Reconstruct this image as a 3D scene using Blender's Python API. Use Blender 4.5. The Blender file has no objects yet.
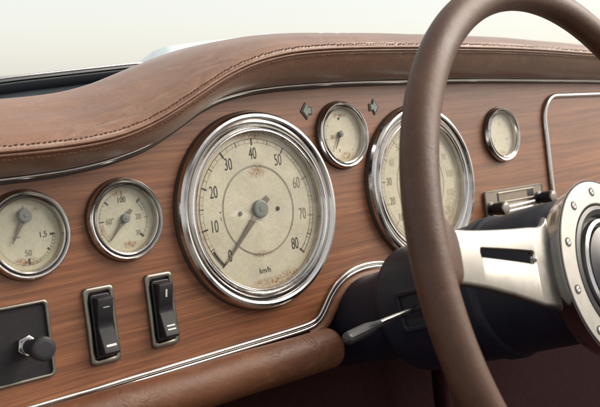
import bpy, math, random
from mathutils import Vector, Matrix
random.seed(7)
S = 0.07                       # metres per drawing unit (a wheel of 2.8 units is 0.2 m in radius)
PI = math.pi
scene = bpy.context.scene
COL = scene.collection
TILT = math.radians(80)        # the instrument panel leans back ten degrees
G = Matrix.Rotation(TILT, 3, 'X')

# ------------------------------------------------------------------ materials
def mat(name):
    m = bpy.data.materials.new(name); m.use_nodes = True
    nt = m.node_tree; nt.nodes.clear()
    out = nt.nodes.new('ShaderNodeOutputMaterial'); b = nt.nodes.new('ShaderNodeBsdfPrincipled')
    nt.links.new(b.outputs[0], out.inputs[0])
    return m, nt, b
def nd(nt, t, **kw):
    n = nt.nodes.new(t)
    for k, v in kw.items():
        if k.startswith('i_'):
            key = k[2:].replace('_', ' ')
            n.inputs[key].default_value = v
        else: setattr(n, k, v)
    return n
def coords(nt, scale=(1,1,1), rot=(0,0,0), loc=(0,0,0)):
    tc = nd(nt, 'ShaderNodeTexCoord'); mp = nd(nt, 'ShaderNodeMapping')
    mp.inputs['Scale'].default_value = scale; mp.inputs['Rotation'].default_value = rot
    mp.inputs['Location'].default_value = loc
    nt.links.new(tc.outputs['Object'], mp.inputs[0]); return mp.outputs[0]
def noise(nt, vec, scale, detail=4, rough=.55, dist=0):
    n = nd(nt, 'ShaderNodeTexNoise'); n.inputs['Scale'].default_value = scale
    n.inputs['Detail'].default_value = detail; n.inputs['Roughness'].default_value = rough
    n.inputs['Distortion'].default_value = dist
    nt.links.new(vec, n.inputs['Vector']); return n.outputs['Fac']
def ramp(nt, fac, stops):
    r = nd(nt, 'ShaderNodeValToRGB'); e = r.color_ramp.elements
    e[0].position, e[0].color = stops[0][0], tuple(stops[0][1]) + (1,)
    e[1].position, e[1].color = stops[-1][0], tuple(stops[-1][1]) + (1,)
    for p, c in stops[1:-1]:
        x = e.new(p); x.color = tuple(c) + (1,)
    nt.links.new(fac, r.inputs[0]); return r.outputs[0]
def gray(v): return (v, v, v)
def mix(nt, fac, a, b, mode='MIX'):
    m = nd(nt, 'ShaderNodeMix', data_type='RGBA', blend_type=mode)
    for sock, v in ((0, fac), (6, a), (7, b)):
        if hasattr(v, 'is_output') or hasattr(v, 'links'): nt.links.new(v, m.inputs[sock])
        elif isinstance(v, (int, float)): m.inputs[sock].default_value = v
        else: m.inputs[sock].default_value = tuple(v) + (1,)
    return m.outputs[2]
def bump(nt, h, strength, dist=.001, normal=None):
    b = nd(nt, 'ShaderNodeBump'); b.inputs['Strength'].default_value = strength
    b.inputs['Distance'].default_value = dist
    nt.links.new(h, b.inputs['Height'])
    if normal: nt.links.new(normal, b.inputs['Normal'])
    return b.outputs[0]
def math_(nt, op, a, b=None, clamp=False):
    m = nd(nt, 'ShaderNodeMath', operation=op, use_clamp=clamp)
    for i, v in enumerate((a, b)):
        if v is None: continue
        if isinstance(v, (int, float)): m.inputs[i].default_value = v
        else: nt.links.new(v, m.inputs[i])
    return m.outputs[0]

def wood_mat():
    m, nt, b = mat('walnut_veneer')
    vec = coords(nt, (1, 1, 1), rot=(0, 0, math.radians(-1.5)))
    warp = noise(nt, coords(nt, (9, 30, 9)), 1, 3)
    wn_ = math_(nt, 'MULTIPLY', math_(nt, 'SUBTRACT', warp, .5), .007)
    cv = nd(nt, 'ShaderNodeCombineXYZ'); nt.links.new(wn_, cv.inputs[1])
    va = nd(nt, 'ShaderNodeVectorMath', operation='ADD'); nt.links.new(vec, va.inputs[0]); nt.links.new(cv.outputs[0], va.inputs[1]); vec = va.outputs[0]
    def streak(sx, sy, det, dist):
        mp = nd(nt, 'ShaderNodeMapping'); mp.inputs['Scale'].default_value = (sx, sy, 10)
        nt.links.new(vec, mp.inputs[0]); return noise(nt, mp.outputs[0], 1, det, .6, dist)
    s1 = streak(5, 260, 6, .35); s2 = streak(22, 900, 4, .2); s3 = streak(3, 40, 3, .8); s4 = streak(60, 2600, 2, 0)
    c = ramp(nt, s1, [(.26, (.110, .036, .014)), (.44, (.195, .068, .026)), (.58, (.260, .098, .039)), (.80, (.325, .138, .058))])
    c = mix(nt, .9, c, ramp(nt, s3, [(.3, gray(.72)), (.7, gray(1.12))]), 'MULTIPLY')
    c = mix(nt, .55, c, ramp(nt, s2, [(.35, gray(.55)), (.6, gray(1.1))]), 'MULTIPLY')
    c = mix(nt, .32, c, ramp(nt, s4, [(.34, gray(.4)), (.46, gray(1.05))]), 'MULTIPLY')
    nt.links.new(c, b.inputs['Base Color'])
    b.inputs['Roughness'].default_value = .45
    b.inputs['Coat Weight'].default_value = .6
    b.inputs['Specular IOR Level'].default_value = .3; b.inputs['Coat IOR'].default_value = 1.5
    nt.links.new(ramp(nt, noise(nt, coords(nt, (1, 1, 1)), 60, 4), [(.3, gray(.32)), (.7, gray(.44))]), b.inputs['Coat Roughness'])
    nt.links.new(bump(nt, s2, .12, .0004), b.inputs['Normal'])
    return m
def leather_mat(name, ca, cb, cw, rough=(.38, .55), wear=.5, wr=True, grain=900, coat=0, sheen=0, spec=.6, cracks=0):
    m, nt, b = mat(name)
    o = coords(nt)
    big = noise(nt, o, 14, 5, .6); mid = noise(nt, coords(nt, (40, 110, 110)), 1, 5, .65, .6)
    c = ramp(nt, big, [(.32, ca), (.68, cb)])
    w = ramp(nt, mid, [(.52, gray(0)), (.72, gray(wear))])
    c = mix(nt, w, c, cw)
    fine = noise(nt, o, 420, 3, .7)
    c = mix(nt, .35, c, ramp(nt, fine, [(.35, gray(.62)), (.6, gray(1.1))]), 'MULTIPLY')
    cl = noise(nt, coords(nt, (24, 46, 46), rot=(.2, .3, .5)), 1, 3, .6, .35)
    ln = ramp(nt, math_(nt, 'ABSOLUTE', math_(nt, 'SUBTRACT', cl, .5)), [(0, gray(1)), (.010, gray(0))])
    cl2 = noise(nt, coords(nt, (60, 190, 190)), 1, 2, .6, .3)
    ln2 = ramp(nt, math_(nt, 'ABSOLUTE', math_(nt, 'SUBTRACT', cl2, .5)), [(0, gray(.7)), (.022, gray(0))])
    msk = ramp(nt, noise(nt, coords(nt, loc=(.5, .2, .1)), 22, 3, .6), [(.50, gray(0)), (.64, gray(1))])
    crk = math_(nt, 'MULTIPLY', math_(nt, 'ADD', ln, ln2, True), msk)
    c = mix(nt, math_(nt, 'MULTIPLY', crk, cracks * .75), c, tuple(x * .28 for x in ca))
    nt.links.new(c, b.inputs['Base Color'])
    nt.links.new(ramp(nt, big, [(.3, gray(rough[0])), (.7, gray(rough[1]))]), b.inputs['Roughness'])
    b.inputs['Specular IOR Level'].default_value = spec
    b.inputs['Coat Weight'].default_value = coat; b.inputs['Sheen Weight'].default_value = sheen; b.inputs['Sheen Roughness'].default_value = .45; b.inputs['Coat Roughness'].default_value = .36; b.inputs['Coat IOR'].default_value = 1.6
    v = nd(nt, 'ShaderNodeTexVoronoi'); v.inputs['Scale'].default_value = grain; nt.links.new(o, v.inputs['Vector'])
    n1 = bump(nt, v.outputs['Distance'], .22, .0003)
    n2 = bump(nt, noise(nt, o, 60, 6, .7, .4), .35, .0012, n1)
    n3 = bump(nt, math_(nt, 'SUBTRACT', 1.0, crk), min(1, cracks), .0006, n2)
    nt.links.new(n3, b.inputs['Normal'])
    return m
def metal_mat(name, col, r0, r1, pits=.25, brushed=None, dirt=.3):
    m, nt, b = mat(name)
    o = coords(nt)
    b.inputs['Metallic'].default_value = 1
    n = noise(nt, coords(nt, brushed or (1, 1, 1)), 90 if not brushed else 1, 6, .65)
    sp = noise(nt, o, 700, 3, .7)
    base = mix(nt, ramp(nt, sp, [(.60, gray(0)), (.72, gray(pits))]), col, (.16, .11, .08))
    d = noise(nt, o, 55, 5, .7, .5)
    base = mix(nt, ramp(nt, d, [(.55, gray(0)), (.78, gray(dirt))]), base, (.42, .34, .27))
    nt.links.new(base, b.inputs['Base Color'])
    nt.links.new(ramp(nt, n, [(.3, gray(r0)), (.7, gray(r1))]), b.inputs['Roughness'])
    nt.links.new(bump(nt, n, .05, .0003), b.inputs['Normal'])
    return m
def plain_mat(name, col, rough=.5, spec=.5, var=.25, scale=120, bumpy=.1, coat=0, dust=0):
    m, nt, b = mat(name)
    o = coords(nt); n = noise(nt, o, scale, 5, .65)
    c = mix(nt, n, tuple(x * (1 - var) for x in col), tuple(x * (1 + var) for x in col))
    if dust:
        c = mix(nt, ramp(nt, noise(nt, coords(nt, loc=(.3, .1, .2)), 1400, 2, .6), [(.66, gray(0)), (.74, gray(dust))]), c, (.25, .22, .19))
        c = mix(nt, ramp(nt, noise(nt, o, 45, 6, .75, .5), [(.52, gray(0)), (.80, gray(dust * .4))]), c, (.20, .18, .16))
    nt.links.new(c, b.inputs['Base Color'])
    nt.links.new(ramp(nt, noise(nt, o, scale * .3, 4), [(.3, gray(max(.02, rough - .07))), (.7, gray(rough + .1))]), b.inputs['Roughness'])
    b.inputs['Specular IOR Level'].default_value = spec
    b.inputs['Coat Weight'].default_value = coat
    nt.links.new(bump(nt, n, bumpy, .0004), b.inputs['Normal'])
    return m
def dial_mat(name, R, rust=(), tint=(.52, .475, .375), seed=0., grime=.7):
    """aged cream paint: blotches, edge browning, rust specks; R in metres"""
    m, nt, b = mat(name)
    o = coords(nt, loc=(seed, seed * .7, 0)); raw = coords(nt)
    big = noise(nt, o, 26, 5, .6, .3); fine = noise(nt, o, 380, 4, .75)
    c = ramp(nt, big, [(.3, tuple(x * .84 for x in tint)), (.7, tuple(x * 1.10 for x in tint))])
    c = mix(nt, .5, c, ramp(nt, fine, [(.32, gray(.72)), (.55, gray(1.04))]), 'MULTIPLY')
    ln = nd(nt, 'ShaderNodeVectorMath', operation='LENGTH'); nt.links.new(raw, ln.inputs[0])
    rad = math_(nt, 'DIVIDE', ln.outputs['Value'], R)
    ed = math_(nt, 'ADD', rad, math_(nt, 'MULTIPLY', math_(nt, 'SUBTRACT', big, .5), .5))
    c = mix(nt, ramp(nt, ed, [(.86, gray(0)), (1.02, gray(.55 * grime))]), c, (.33, .24, .12))
    spk = noise(nt, o, 900, 2, .6)
    c = mix(nt, ramp(nt, spk, [(.66, gray(0)), (.70, gray(.6 * grime))]), c, (.16, .11, .07))
    for (x, y, sx, sy, k) in rust:
        mp = nd(nt, 'ShaderNodeMapping'); mp.vector_type = 'TEXTURE'
        mp.inputs['Location'].default_value = (x * S, y * S, 0); mp.inputs['Scale'].default_value = (sx * S, sy * S, 1)
        nt.links.new(raw, mp.inputs[0])
        l2 = nd(nt, 'ShaderNodeVectorMath', operation='LENGTH'); nt.links.new(mp.outputs[0], l2.inputs[0])
        near = math_(nt, 'SUBTRACT', 1.0, l2.outputs['Value'], True)
        sp = noise(nt, o, 620, 5, .8)
        v = math_(nt, 'MULTIPLY', near, ramp(nt, sp, [(.44, gray(0)), (.60, gray(1.9))]), True)
        c = mix(nt, math_(nt, 'MULTIPLY', v, k, True), c, (.22, .085, .022))
    nt.links.new(c, b.inputs['Base Color'])
    b.inputs['Roughness'].default_value = .6
    nt.links.new(bump(nt, fine, .12, .0003), b.inputs['Normal'])
    return m
def glass_mat(name, tint=(.97, .98, .96), rough=.02, ior=1.5, dusty=.05):
    m = bpy.data.materials.new(name); m.use_nodes = True; nt = m.node_tree; nt.nodes.clear()
    out = nd(nt, 'ShaderNodeOutputMaterial'); tr = nd(nt, 'ShaderNodeBsdfTransparent'); gl = nd(nt, 'ShaderNodeBsdfGlossy')
    df = nd(nt, 'ShaderNodeBsdfDiffuse'); df.inputs[0].default_value = (.7, .66, .58, 1)
    tr.inputs[0].default_value = tint + (1,); gl.inputs['Roughness'].default_value = rough
    fr = nd(nt, 'ShaderNodeFresnel'); geo = nd(nt, 'ShaderNodeNewGeometry'); mr = nd(nt, 'ShaderNodeMapRange')
    mr.inputs['To Min'].default_value = ior; mr.inputs['To Max'].default_value = 1 / ior     # a thin pane: the same reflectance from both sides
    nt.links.new(geo.outputs['Backfacing'], mr.inputs['Value']); nt.links.new(mr.outputs[0], fr.inputs[0])
    m1 = nd(nt, 'ShaderNodeMixShader'); m2 = nd(nt, 'ShaderNodeMixShader')
    n = noise(nt, coords(nt), 60, 5, .7, .6)
    d = ramp(nt, n, [(.45, gray(0)), (.75, gray(dusty))])
    nt.links.new(d, m1.inputs[0]); nt.links.new(tr.outputs[0], m1.inputs[1]); nt.links.new(df.outputs[0], m1.inputs[2])
    nt.links.new(fr.outputs[0], m2.inputs[0]); nt.links.new(m1.outputs[0], m2.inputs[1]); nt.links.new(gl.outputs[0], m2.inputs[2])
    nt.links.new(m2.outputs[0], out.inputs[0])
    return m

M = {}
M['wood'] = wood_mat()
M['pad'] = leather_mat('aged_tan_leather', (.135, .056, .024), (.195, .086, .041), (.30, .165, .095), (.42, .52), .4, coat=.35, sheen=.12, cracks=.5)
M['roll'] = leather_mat('red_brown_leather', (.105, .037, .016), (.165, .062, .028), (.25, .12, .06), (.48, .58), .4, spec=.4, cracks=.4)
M['piping'] = leather_mat('piping_leather', (.12, .046, .022), (.18, .078, .04), (.36, .21, .13), (.4, .5), .5)
M['stitch'] = plain_mat('stitch_thread', (.10, .045, .028), .8, .2)
M['rim'] = leather_mat('wheel_rim_leather', (.056, .024, .014), (.082, .038, .0225), (.12, .067, .043), (.42, .52), .3, grain=1500, spec=.35, cracks=.15)
M['chrome'] = metal_mat('worn_chrome', (.56, .545, .53), .10, .26, .6, dirt=.5)
M['chrome_dull'] = metal_mat('dull_nickel', (.24, .22, .19), .26, .42, .5, dirt=.45)
M['alu'] = metal_mat('brushed_aluminium', (.29, .278, .258), .30, .44, .35, dirt=.3)
M['groove'] = plain_mat('tarnished_groove_shaded_flank', (.055, .043, .038), .5, .3)  # dark grooves and lips, plus shade painted on the bezel flanks
M['black'] = plain_mat('black_plastic', (.009, .008, .012), .38, .45, dust=.22)
M['shroud'] = plain_mat('navy_black_column_plastic', (.0085, .0095, .019), .46, .35, dust=.10, bumpy=.05)
M['knob'] = plain_mat('dark_grey_bakelite', (.020, .020, .024), .36, .45, dust=.2)
M['plate_black'] = plain_mat('black_leathercloth', (.013, .011, .014), .6, .3, dust=.2, scale=300, bumpy=.3)
M['mark'] = plain_mat('white_paint_mark', (.62, .61, .58), .5)
M['ink'] = plain_mat('dial_ink', (.030, .024, .020), .6, .3)
M['ink_faded_glare'] = plain_mat('faded_and_glare_dial_ink', (.20, .165, .115), .6, .3)  # faded print, and the speedometer print paled by glare
M['ink_ghost'] = plain_mat('ghosted_dial_ink', (.43, .38, .28), .6, .3)
M['ink_ring'] = plain_mat('grey_ring_ink', (.17, .165, .14), .5, .3)
M['needle'] = plain_mat('taupe_needle_paint', (.135, .105, .085), .45, .5)
M['cap'] = plain_mat('grey_cap_paint', (.16, .17, .16), .45, .5)
M['arrow'] = plain_mat('grey_green_lens', (.17, .21, .18), .35, .6)
M['arrow_edge'] = plain_mat('dark_lens_surround', (.016, .013, .012), .5)
M['gasket'] = plain_mat('blue_black_rubber', (.035, .042, .052), .38, .5, var=.1)
M['gasket_dark'] = plain_mat('black_rubber', (.012, .014, .018), .5, .4)
M['carpet'] = plain_mat('dark_maroon_carpet', (.013, .0028, .0034), .9, .1, scale=600, bumpy=.6)
M['paleblue'] = plain_mat('pale_blue_paint', (.74, .84, .85), .25, .5, var=.04, coat=.5)
M['glass'] = glass_mat('gauge_glass', ior=1.3, dusty=.12)
M['wind'] = glass_mat('windscreen_glass', (.985, .995, .99), .01, 1.08, .0)
M['card'] = plain_mat('old_card', (.22, .175, .13), .7)

# ------------------------------------------------------------------ mesh building
class MB:
    def __init__(s): s.v = []; s.f = []; s.m = []
    def add(s, vs, fs, mi=0):
        o = len(s.v); s.v += [tuple(x) for x in vs]; s.f += [[i + o for i in f] for f in fs]; s.m += [mi] * len(fs); return s
    def grid(s, rows, mi=0, closed_u=False, closed_v=False):
        n = len(rows); k = len(rows[0]); vs = [p for r in rows for p in r]; fs = []
        for i in range(n if closed_u else n - 1):
            for j in range(k if closed_v else k - 1):
                a = i * k + j; b = i * k + (j + 1) % k; c = ((i + 1) % n) * k + (j + 1) % k; d = ((i + 1) % n) * k + j
                fs.append([a, b, c, d])
        return s.add(vs, fs, mi)
    def revolve(s, prof, c=(0,0,0), seg=96, mi=0, ax=(Vector((1,0,0)), Vector((0,1,0)), Vector((0,0,1))), mis=None):
        c = Vector(c); rows = []
        for r, h in prof:
            rows.append([c + ax[0] * (r * math.cos(2 * PI * i / seg)) + ax[1] * (r * math.sin(2 * PI * i / seg)) + ax[2] * h for i in range(seg)])
        for i in range(len(rows) - 1):
            s.grid([rows[i], rows[i + 1]], mis[i] if mis else mi, closed_v=True)
        return s
    def tube(s, pts, r, seg=14, mi=0, caps=True, closed=False, flat=1.0, up=None):
        pts = [Vector(p) for p in pts]; n = len(pts); rows = []
        R = r if callable(r) else (lambda t: r)
        prev = None
        for i, p in enumerate(pts):
            a = pts[(i - 1) % n] if (closed or i) else pts[0]; b = pts[(i + 1) % n] if (closed or i < n - 1) else pts[-1]
            t = (b - a).normalized()
            x = (up or prev or (Vector((0,0,1)) if abs(t.z) < .9 else Vector((1,0,0))))
            x = (x - t * x.dot(t)).normalized(); y = t.cross(x); prev = x
            rr = R(i / (n - 1))
            rows.append([p + x * (rr * flat * math.cos(2 * PI * k / seg)) + y * (rr * math.sin(2 * PI * k / seg)) for k in range(seg)])
        s.grid(rows, mi, closed_u=closed, closed_v=True)
        if caps and not closed:
            for row, c, sg in ((rows[0], pts[0], 0), (rows[-1], pts[-1], 1)):
                o = len(s.v); s.v += [tuple(q) for q in row]
                f = list(range(o, o + seg)); s.f.append(f if sg else f[::-1]); s.m.append(mi)
        return s
    def prism(s, outline, z0, z1, mi=0, bev=0, mi_side=None, ax=None):
        """outline (x, y) counterclockwise, extruded z0..z1, its front edge rounded by bev"""
        n = len(outline); o = [Vector((x, y, 0)) for x, y in outline]
        def inset(d):
            res = []
            for i in range(n):
                a, p, b = o[i - 1], o[i], o[(i + 1) % n]
                e1 = (p - a).normalized(); e2 = (b - p).normalized()
                n1 = Vector((-e1.y, e1.x, 0)); n2 = Vector((-e2.y, e2.x, 0)); k = (n1 + n2)
                k = k / max(.3, k.length_squared) * 2 if k.length > 1e-6 else n1
                res.append(p + k * d)
            return res
        rings = [(0, z0), (0, z1 - bev)]
        if bev: rings += [(bev * .3, z1 - bev * .3), (bev, z1)]
        rows = [[Vector((q.x, q.y, z)) for q in inset(d)] for d, z in rings]
        if ax: rows = [[ax[3] + ax[0] * q.x + ax[1] * q.y + ax[2] * q.z for q in r] for r in rows]
        s.grid(rows, mi if mi_side is None else mi_side, closed_v=True)
        k = len(s.v); s.v += [tuple(q) for q in rows[-1]]; s.f.append(list(range(k, k + n))); s.m.append(mi)
        k = len(s.v); s.v += [tuple(q) for q in rows[0]]; s.f.append(list(range(k, k + n))[::-1]); s.m.append(mi)
        return s
    def frame(s, outer, inner, z0, z1, bev, mi=0, zin=None):
        """a raised band between two outlines of equal point count"""
        n = len(outer); zin = z0 if zin is None else zin
        def lerp(t): return [(a[0] + (b[0] - a[0]) * t, a[1] + (b[1] - a[1]) * t) for a, b in zip(outer, inner)]
        rows = []
        for t, z in ((0, z0), (0, z1 - bev), (.12, z1 - bev * .25), (.3, z1), (.7, z1), (.88, z1 - bev * .25), (1, z1 - bev), (1, zin)):
            rows.append([(x, y, z) for x, y in lerp(t)])
        return s.grid(rows, mi, closed_v=True)
def rrect(w, h, r, cx=0, cy=0, k=6, lean=0):
    pts = []
    for sx, sy, a0 in ((1, 1, 0), (-1, 1, 90), (-1, -1, 180), (1, -1, 270)):
        for i in range(k + 1):
            a = math.radians(a0 + 90 * i / k)
            x = sx * (w / 2 - r) + r * math.cos(a); y = sy * (h / 2 - r) + r * math.sin(a)
            pts.append((cx + x + lean * y, cy + y))
    return pts
def circle(r, cx=0, cy=0, n=24): return [(cx + r * math.cos(2 * PI * i / n), cy + r * math.sin(2 * PI * i / n)) for i in range(n)]

def mesh_obj(name, mb, mats, origin, parent=None, pbase=(0,0,0), sharp=40, label=None, rot=None):
    """vertices in drawing units relative to origin; parent's base given in the same frame"""
    me = bpy.data.meshes.new(name)
    me.from_pydata([tuple(c * S for c in v) for v in mb.v], [], mb.f)
    mats = mats if isinstance(mats, (list, tuple)) else [mats]
    for m in mats: me.materials.append(M[m] if isinstance(m, str) else m)
    me.polygons.foreach_set('material_index', mb.m)
    me.polygons.foreach_set('use_smooth', [True] * len(mb.f))
    me.update(); me.validate()
    try: me.set_sharp_from_angle(angle=math.radians(sharp))
    except Exception: pass
    o = bpy.data.objects.new(name, me); COL.objects.link(o)
    if parent is not None: o.parent = parent
    o.location = (Vector(origin) - Vector(pbase)) * S
    if rot: o.rotation_euler = rot
    if label: o['label'] = label
    return o
def thing(name, label, cat, base, frame=None, group=None):
    """Empty at the base point (panel frame coordinates u, v, n), axes along the panel unless a frame is given"""
    o = bpy.data.objects.new(name, None); COL.objects.link(o); o.empty_display_size = .02
    F3 = frame if frame is not None else Matrix.Identity(3)
    o.matrix_world = Matrix.Translation(G @ Vector(base) * S) @ (G @ F3).to_4x4()
    o['label'] = label; o['category'] = cat
    if group: o['group'] = group
    return o
def text_geo(txt, size, sx=.8, sy=1.0, bold=0.0):
    cu = bpy.data.curves.new('t', 'FONT'); cu.body = txt; cu.size = size; cu.align_x = 'CENTER'; cu.align_y = 'CENTER'
    cu.resolution_u = 4; cu.offset = bold
    ob = bpy.data.objects.new('t', cu); COL.objects.link(ob)
    bpy.context.view_layer.update()
    me = bpy.data.meshes.new_from_object(ob.evaluated_get(bpy.context.evaluated_depsgraph_get()))
    vs = [(v.co.x * sx, v.co.y * sy) for v in me.vertices]; fs = [list(p.vertices) for p in me.polygons]
    bpy.data.objects.remove(ob); bpy.data.curves.remove(cu); bpy.data.meshes.remove(me)
    return vs, fs
def interp(xs, ys, x):
    """monotone-ish smooth interpolation (Catmull-Rom on uneven knots)"""
    if x <= xs[0]: return ys[0] + (x - xs[0]) * (ys[1] - ys[0]) / (xs[1] - xs[0])
    if x >= xs[-1]: return ys[-1] + (x - xs[-1]) * (ys[-1] - ys[-2]) / (xs[-1] - xs[-2])
    i = max(k for k in range(len(xs) - 1) if xs[k] <= x)
    def sl(k):
        if k == 0: return (ys[1] - ys[0]) / (xs[1] - xs[0])
        if k == len(xs) - 1: return (ys[-1] - ys[-2]) / (xs[-1] - xs[-2])
        return (ys[k + 1] - ys[k - 1]) / (xs[k + 1] - xs[k - 1])
    h = xs[i + 1] - xs[i]; t = (x - xs[i]) / h
    return ((2*t**3 - 3*t*t + 1) * ys[i] + (t**3 - 2*t*t + t) * h * sl(i) + (-2*t**3 + 3*t*t) * ys[i + 1] + (t**3 - t*t) * h * sl(i + 1))
def smooth(t): t = max(0, min(1, t)); return t * t * (3 - 2 * t)

# ------------------------------------------------------------------ dashboard
WOOD = -.10
TR = [(-5.2,.585),(-4.4,.588),(-3.7,.597),(-3.18,.615),(-2.869,.637),(-2.537,.68),(-2.242,.742),(-1.995,.811),(-1.799,.892),(-1.593,.995),(-1.383,1.107),(-1.165,1.213),(-.918,1.300),(-.578,1.370),(-.194,1.412),(.291,1.442),(1.166,1.468),(2.351,1.479),(3.718,1.483),(5.309,1.468),(7.055,1.445),(9.5,1.39)]
SE = [(-5.2,.79),(-4.4,.795),(-3.7,.803),(-3.294,.815),(-2.895,.843),(-2.573,.892),(-2.227,.993),(-1.917,1.123),(-1.589,1.285),(-1.24,1.455),(-.883,1.590),(-.515,1.680),(-.131,1.738),(.517,1.782),(1.601,1.815),(3.075,1.838),(4.561,1.835),(6.186,1.797),(8,1.75),(9.5,1.70)]
def vt(u): return interp([p[0] for p in TR], [p[1] for p in TR], u)
def vs_(u): return interp([p[0] for p in SE], [p[1] for p in SE], u)
LOW = [(-5.2,-1.572),(-2.97,-1.560),(-2.5,-1.549),(-1.895,-1.537),(-1.228,-1.523),(-.49,-1.509),(-.1,-1.497),(.06,-1.475),(.16,-1.430),(.235,-1.360),(.30,-1.285),(.38,-1.195),(.496,-1.095),(.62,-1.02),(.76,-.965),(.92,-.932),(1.12,-.920)]
LOW = LOW + [(2.24 - u, v) for u, v in LOW[:-1][::-1] if u > -1.3] + [(9.5, -1.56)]
def vb(u): return interp([p[0] for p in LOW], [p[1] for p in LOW], u)

DB = (0, 0, WOOD)
dash = thing('dashboard', 'walnut wood car dashboard with padded brown leather top, round cream gauges and rocker switches', 'dashboard', DB)
def dpart(name, mb, mats, origin=DB, **kw): return mesh_obj(name, mb, mats, origin, dash, DB, **kw)

mb = MB(); us = []
u = -5.2
while u <= 9.5:
    us.append(u); u += .02 if -.2 < u < 2.5 else .05
front = []; 
for u in us:
    t = vt(u) + .06; b_ = vb(u) - .02
    front.append([(u, b_ + (t - b_) * k / 8, 0) for k in range(9)])
mb.grid(front)
mb.grid([[(p[-1][0], p[-1][1], 0), (p[-1][0], p[-1][1], -.2)] for p in front][::-1])
mb.grid([[(p[0][0], p[0][1], 0), (p[0][0], p[0][1], -.2)] for p in front])
dpart('wood_panel', mb, 'wood')

def sweep(fn, name, radius, mats, u0, u1, du, parent=None, n=0.04, flat=1, **kw):
    pts = []; u = u0
    while u <= u1: pts.append((u, fn(u), n)); u += du
    m = MB(); m.tube(pts, radius, 16, flat=flat, up=Vector((0,0,1)))
    return dpart(name, m, mats, **kw)
# upper chrome: one bead, a thin lip under it
m = MB(); pts = [(u, vt(u), .035) for u in [(-5.2 + .04 * i) for i in range(366)]]
m.tube(pts, .026, 16, up=Vector((0,0,1)))
m.tube([(u, v - .034, .012) for u, v, n in pts], .018, 10, mi=1, up=Vector((0,0,1)))
dpart('chrome_trim', m, ['chrome', 'groove'], label='slim chrome bead along the top edge of the wood')
# lower chrome: two beads with a dark groove
lp = [(u, vb(u)) for u in us]
def offs(pts, d):
    r = []
    for i, p in enumerate(pts):
        a = pts[max(0, i - 1)]; b = pts[min(len(pts) - 1, i + 1)]; t = Vector((b[0] - a[0], b[1] - a[1])).normalized()
        r.append((p[0] - t.y * d, p[1] + t.x * d))
    return r
m = MB()
m.tube([(u, v, .045) for u, v in lp], .024, 14, up=Vector((0,0,1)))
m.tube([(u, v, .05) for u, v in offs(lp, -.048)], .018, 12, up=Vector((0,0,1)))
m.tube([(u, v, .02) for u, v in offs(lp, -.024)], .022, 8, mi=1, up=Vector((0,0,1)))
dpart('chrome_trim', m, ['chrome', 'groove'], label='double chrome bead along the lower edge and over the column arch')

# padded hood: one leather skin swept along the dash
LSEC = [(-.10,None,.0),(.09,None,.012),(.275,None,.13),(.43,None,.56),(.50,'s',0),(.485,'s',.055),(.43,'s',.115),(.30,'s',.205),(.05,'s',.345),(-.25,'s',.50),(-.50,'s',.60),(-.66,'s',.61),(-.74,'s',.54),(-.78,'s',.35),(-.80,'s',.0)]
RSEC = [(-.10,None,.0),(.08,None,.012),(.265,None,.13),(.42,None,.56),(.50,'s',0),(.485,'s',.040),(.45,'s',.085),(.36,'s',.145),(.15,'s',.245),(-.15,'s',.335),(-.55,'s',.385),(-1.0,'s',.41),(-1.5,'s',.36),(-1.9,'s',.15),(-2.0,'s',-.2)]
def section(u, sec):
    T = vt(u) + .02; Q = vs_(u); out = []
    for n, k, d in sec:
        out.append(Vector((n, T + d * (Q - T) if k is None else Q + d)))
    return out
def cr(P, sub):
    r = []
    for i in range(len(P) - 1):
        a = P[max(0, i - 1)]; b = P[i]; c = P[i + 1]; d = P[min(len(P) - 1, i + 2)]
        for k in range(sub):
            t = k / sub
            r.append(.5 * ((2 * b) + (c - a) * t + (2 * a - 5 * b + 4 * c - d) * t * t + (3 * b - a - 3 * c + d) * t ** 3))
    r.append(P[-1]); return r
def wrinkle(u, n, v):
    w = 0
    for cu, cn, ang, ln, amp in WR:
        du = u - cu; dn = n - cn
        a = du * math.cos(ang) + dn * math.sin(ang); b = -du * math.sin(ang) + dn * math.cos(ang)
        b -= .25 * a * a
        w -= amp * math.exp(-(a / ln) ** 2) * math.exp(-(b / .026) ** 2)
    return w
WR = []
rr = random.Random(3)
for i in range(9): WR.append((-2.45 + rr.uniform(-.35, .45), .33 + rr.uniform(-.12, .08), rr.uniform(-.5, .1), rr.uniform(.14, .34), rr.uniform(.005, .010)))
for i in range(5): WR.append((.75 + rr.uniform(-.35, .6), .1 + rr.uniform(-.25, .1), rr.uniform(-1.3, -.8), rr.uniform(.15, .3), rr.uniform(.006, .010)))
for i in range(4): WR.append((-1.5 + rr.uniform(-.4, .4), .36 + rr.uniform(-.1, .06), rr.uniform(-.6, .4), rr.uniform(.08, .2), .012))
mb = MB(); rows = []
HU = [-5.2 + .03 * i for i in range(491)]
for u in HU:
    w = smooth((vs_(u) - .80) / 1.0)
    A = section(u, LSEC); B = section(u, RSEC)
    P = cr([a.lerp(b, w) for a, b in zip(A, B)], 8)
    row = []
    for i, p in enumerate(P):
        t = (P[min(i + 1, len(P) - 1)] - P[max(i - 1, 0)]).normalized(); nn = Vector((t.y, -t.x))
        if i >= 24: nn = -nn if nn.x + nn.y < 0 else nn
        nn = Vector((abs(nn.x) if p.x > 0 else nn.x, abs(nn.y)))
        d = 0.004 * math.sin(u * 3.1 + i * .4) * math.sin(u * 1.3 - i * .2)
        if i > 36: d += wrinkle(u, p.x, p.y)
        e = abs(i - 32)                               # the seam sinks in
        d -= .022 * math.exp(-(e / 2.2) ** 2)
        q = p + nn * d
        row.append((u, q.y, q.x - WOOD))
    rows.append(row)
mb.grid(rows)
hood = dpart('padded_hood', mb, 'pad', sharp=80, label='thick worn brown leather crash pad rising over the instruments')
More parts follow.
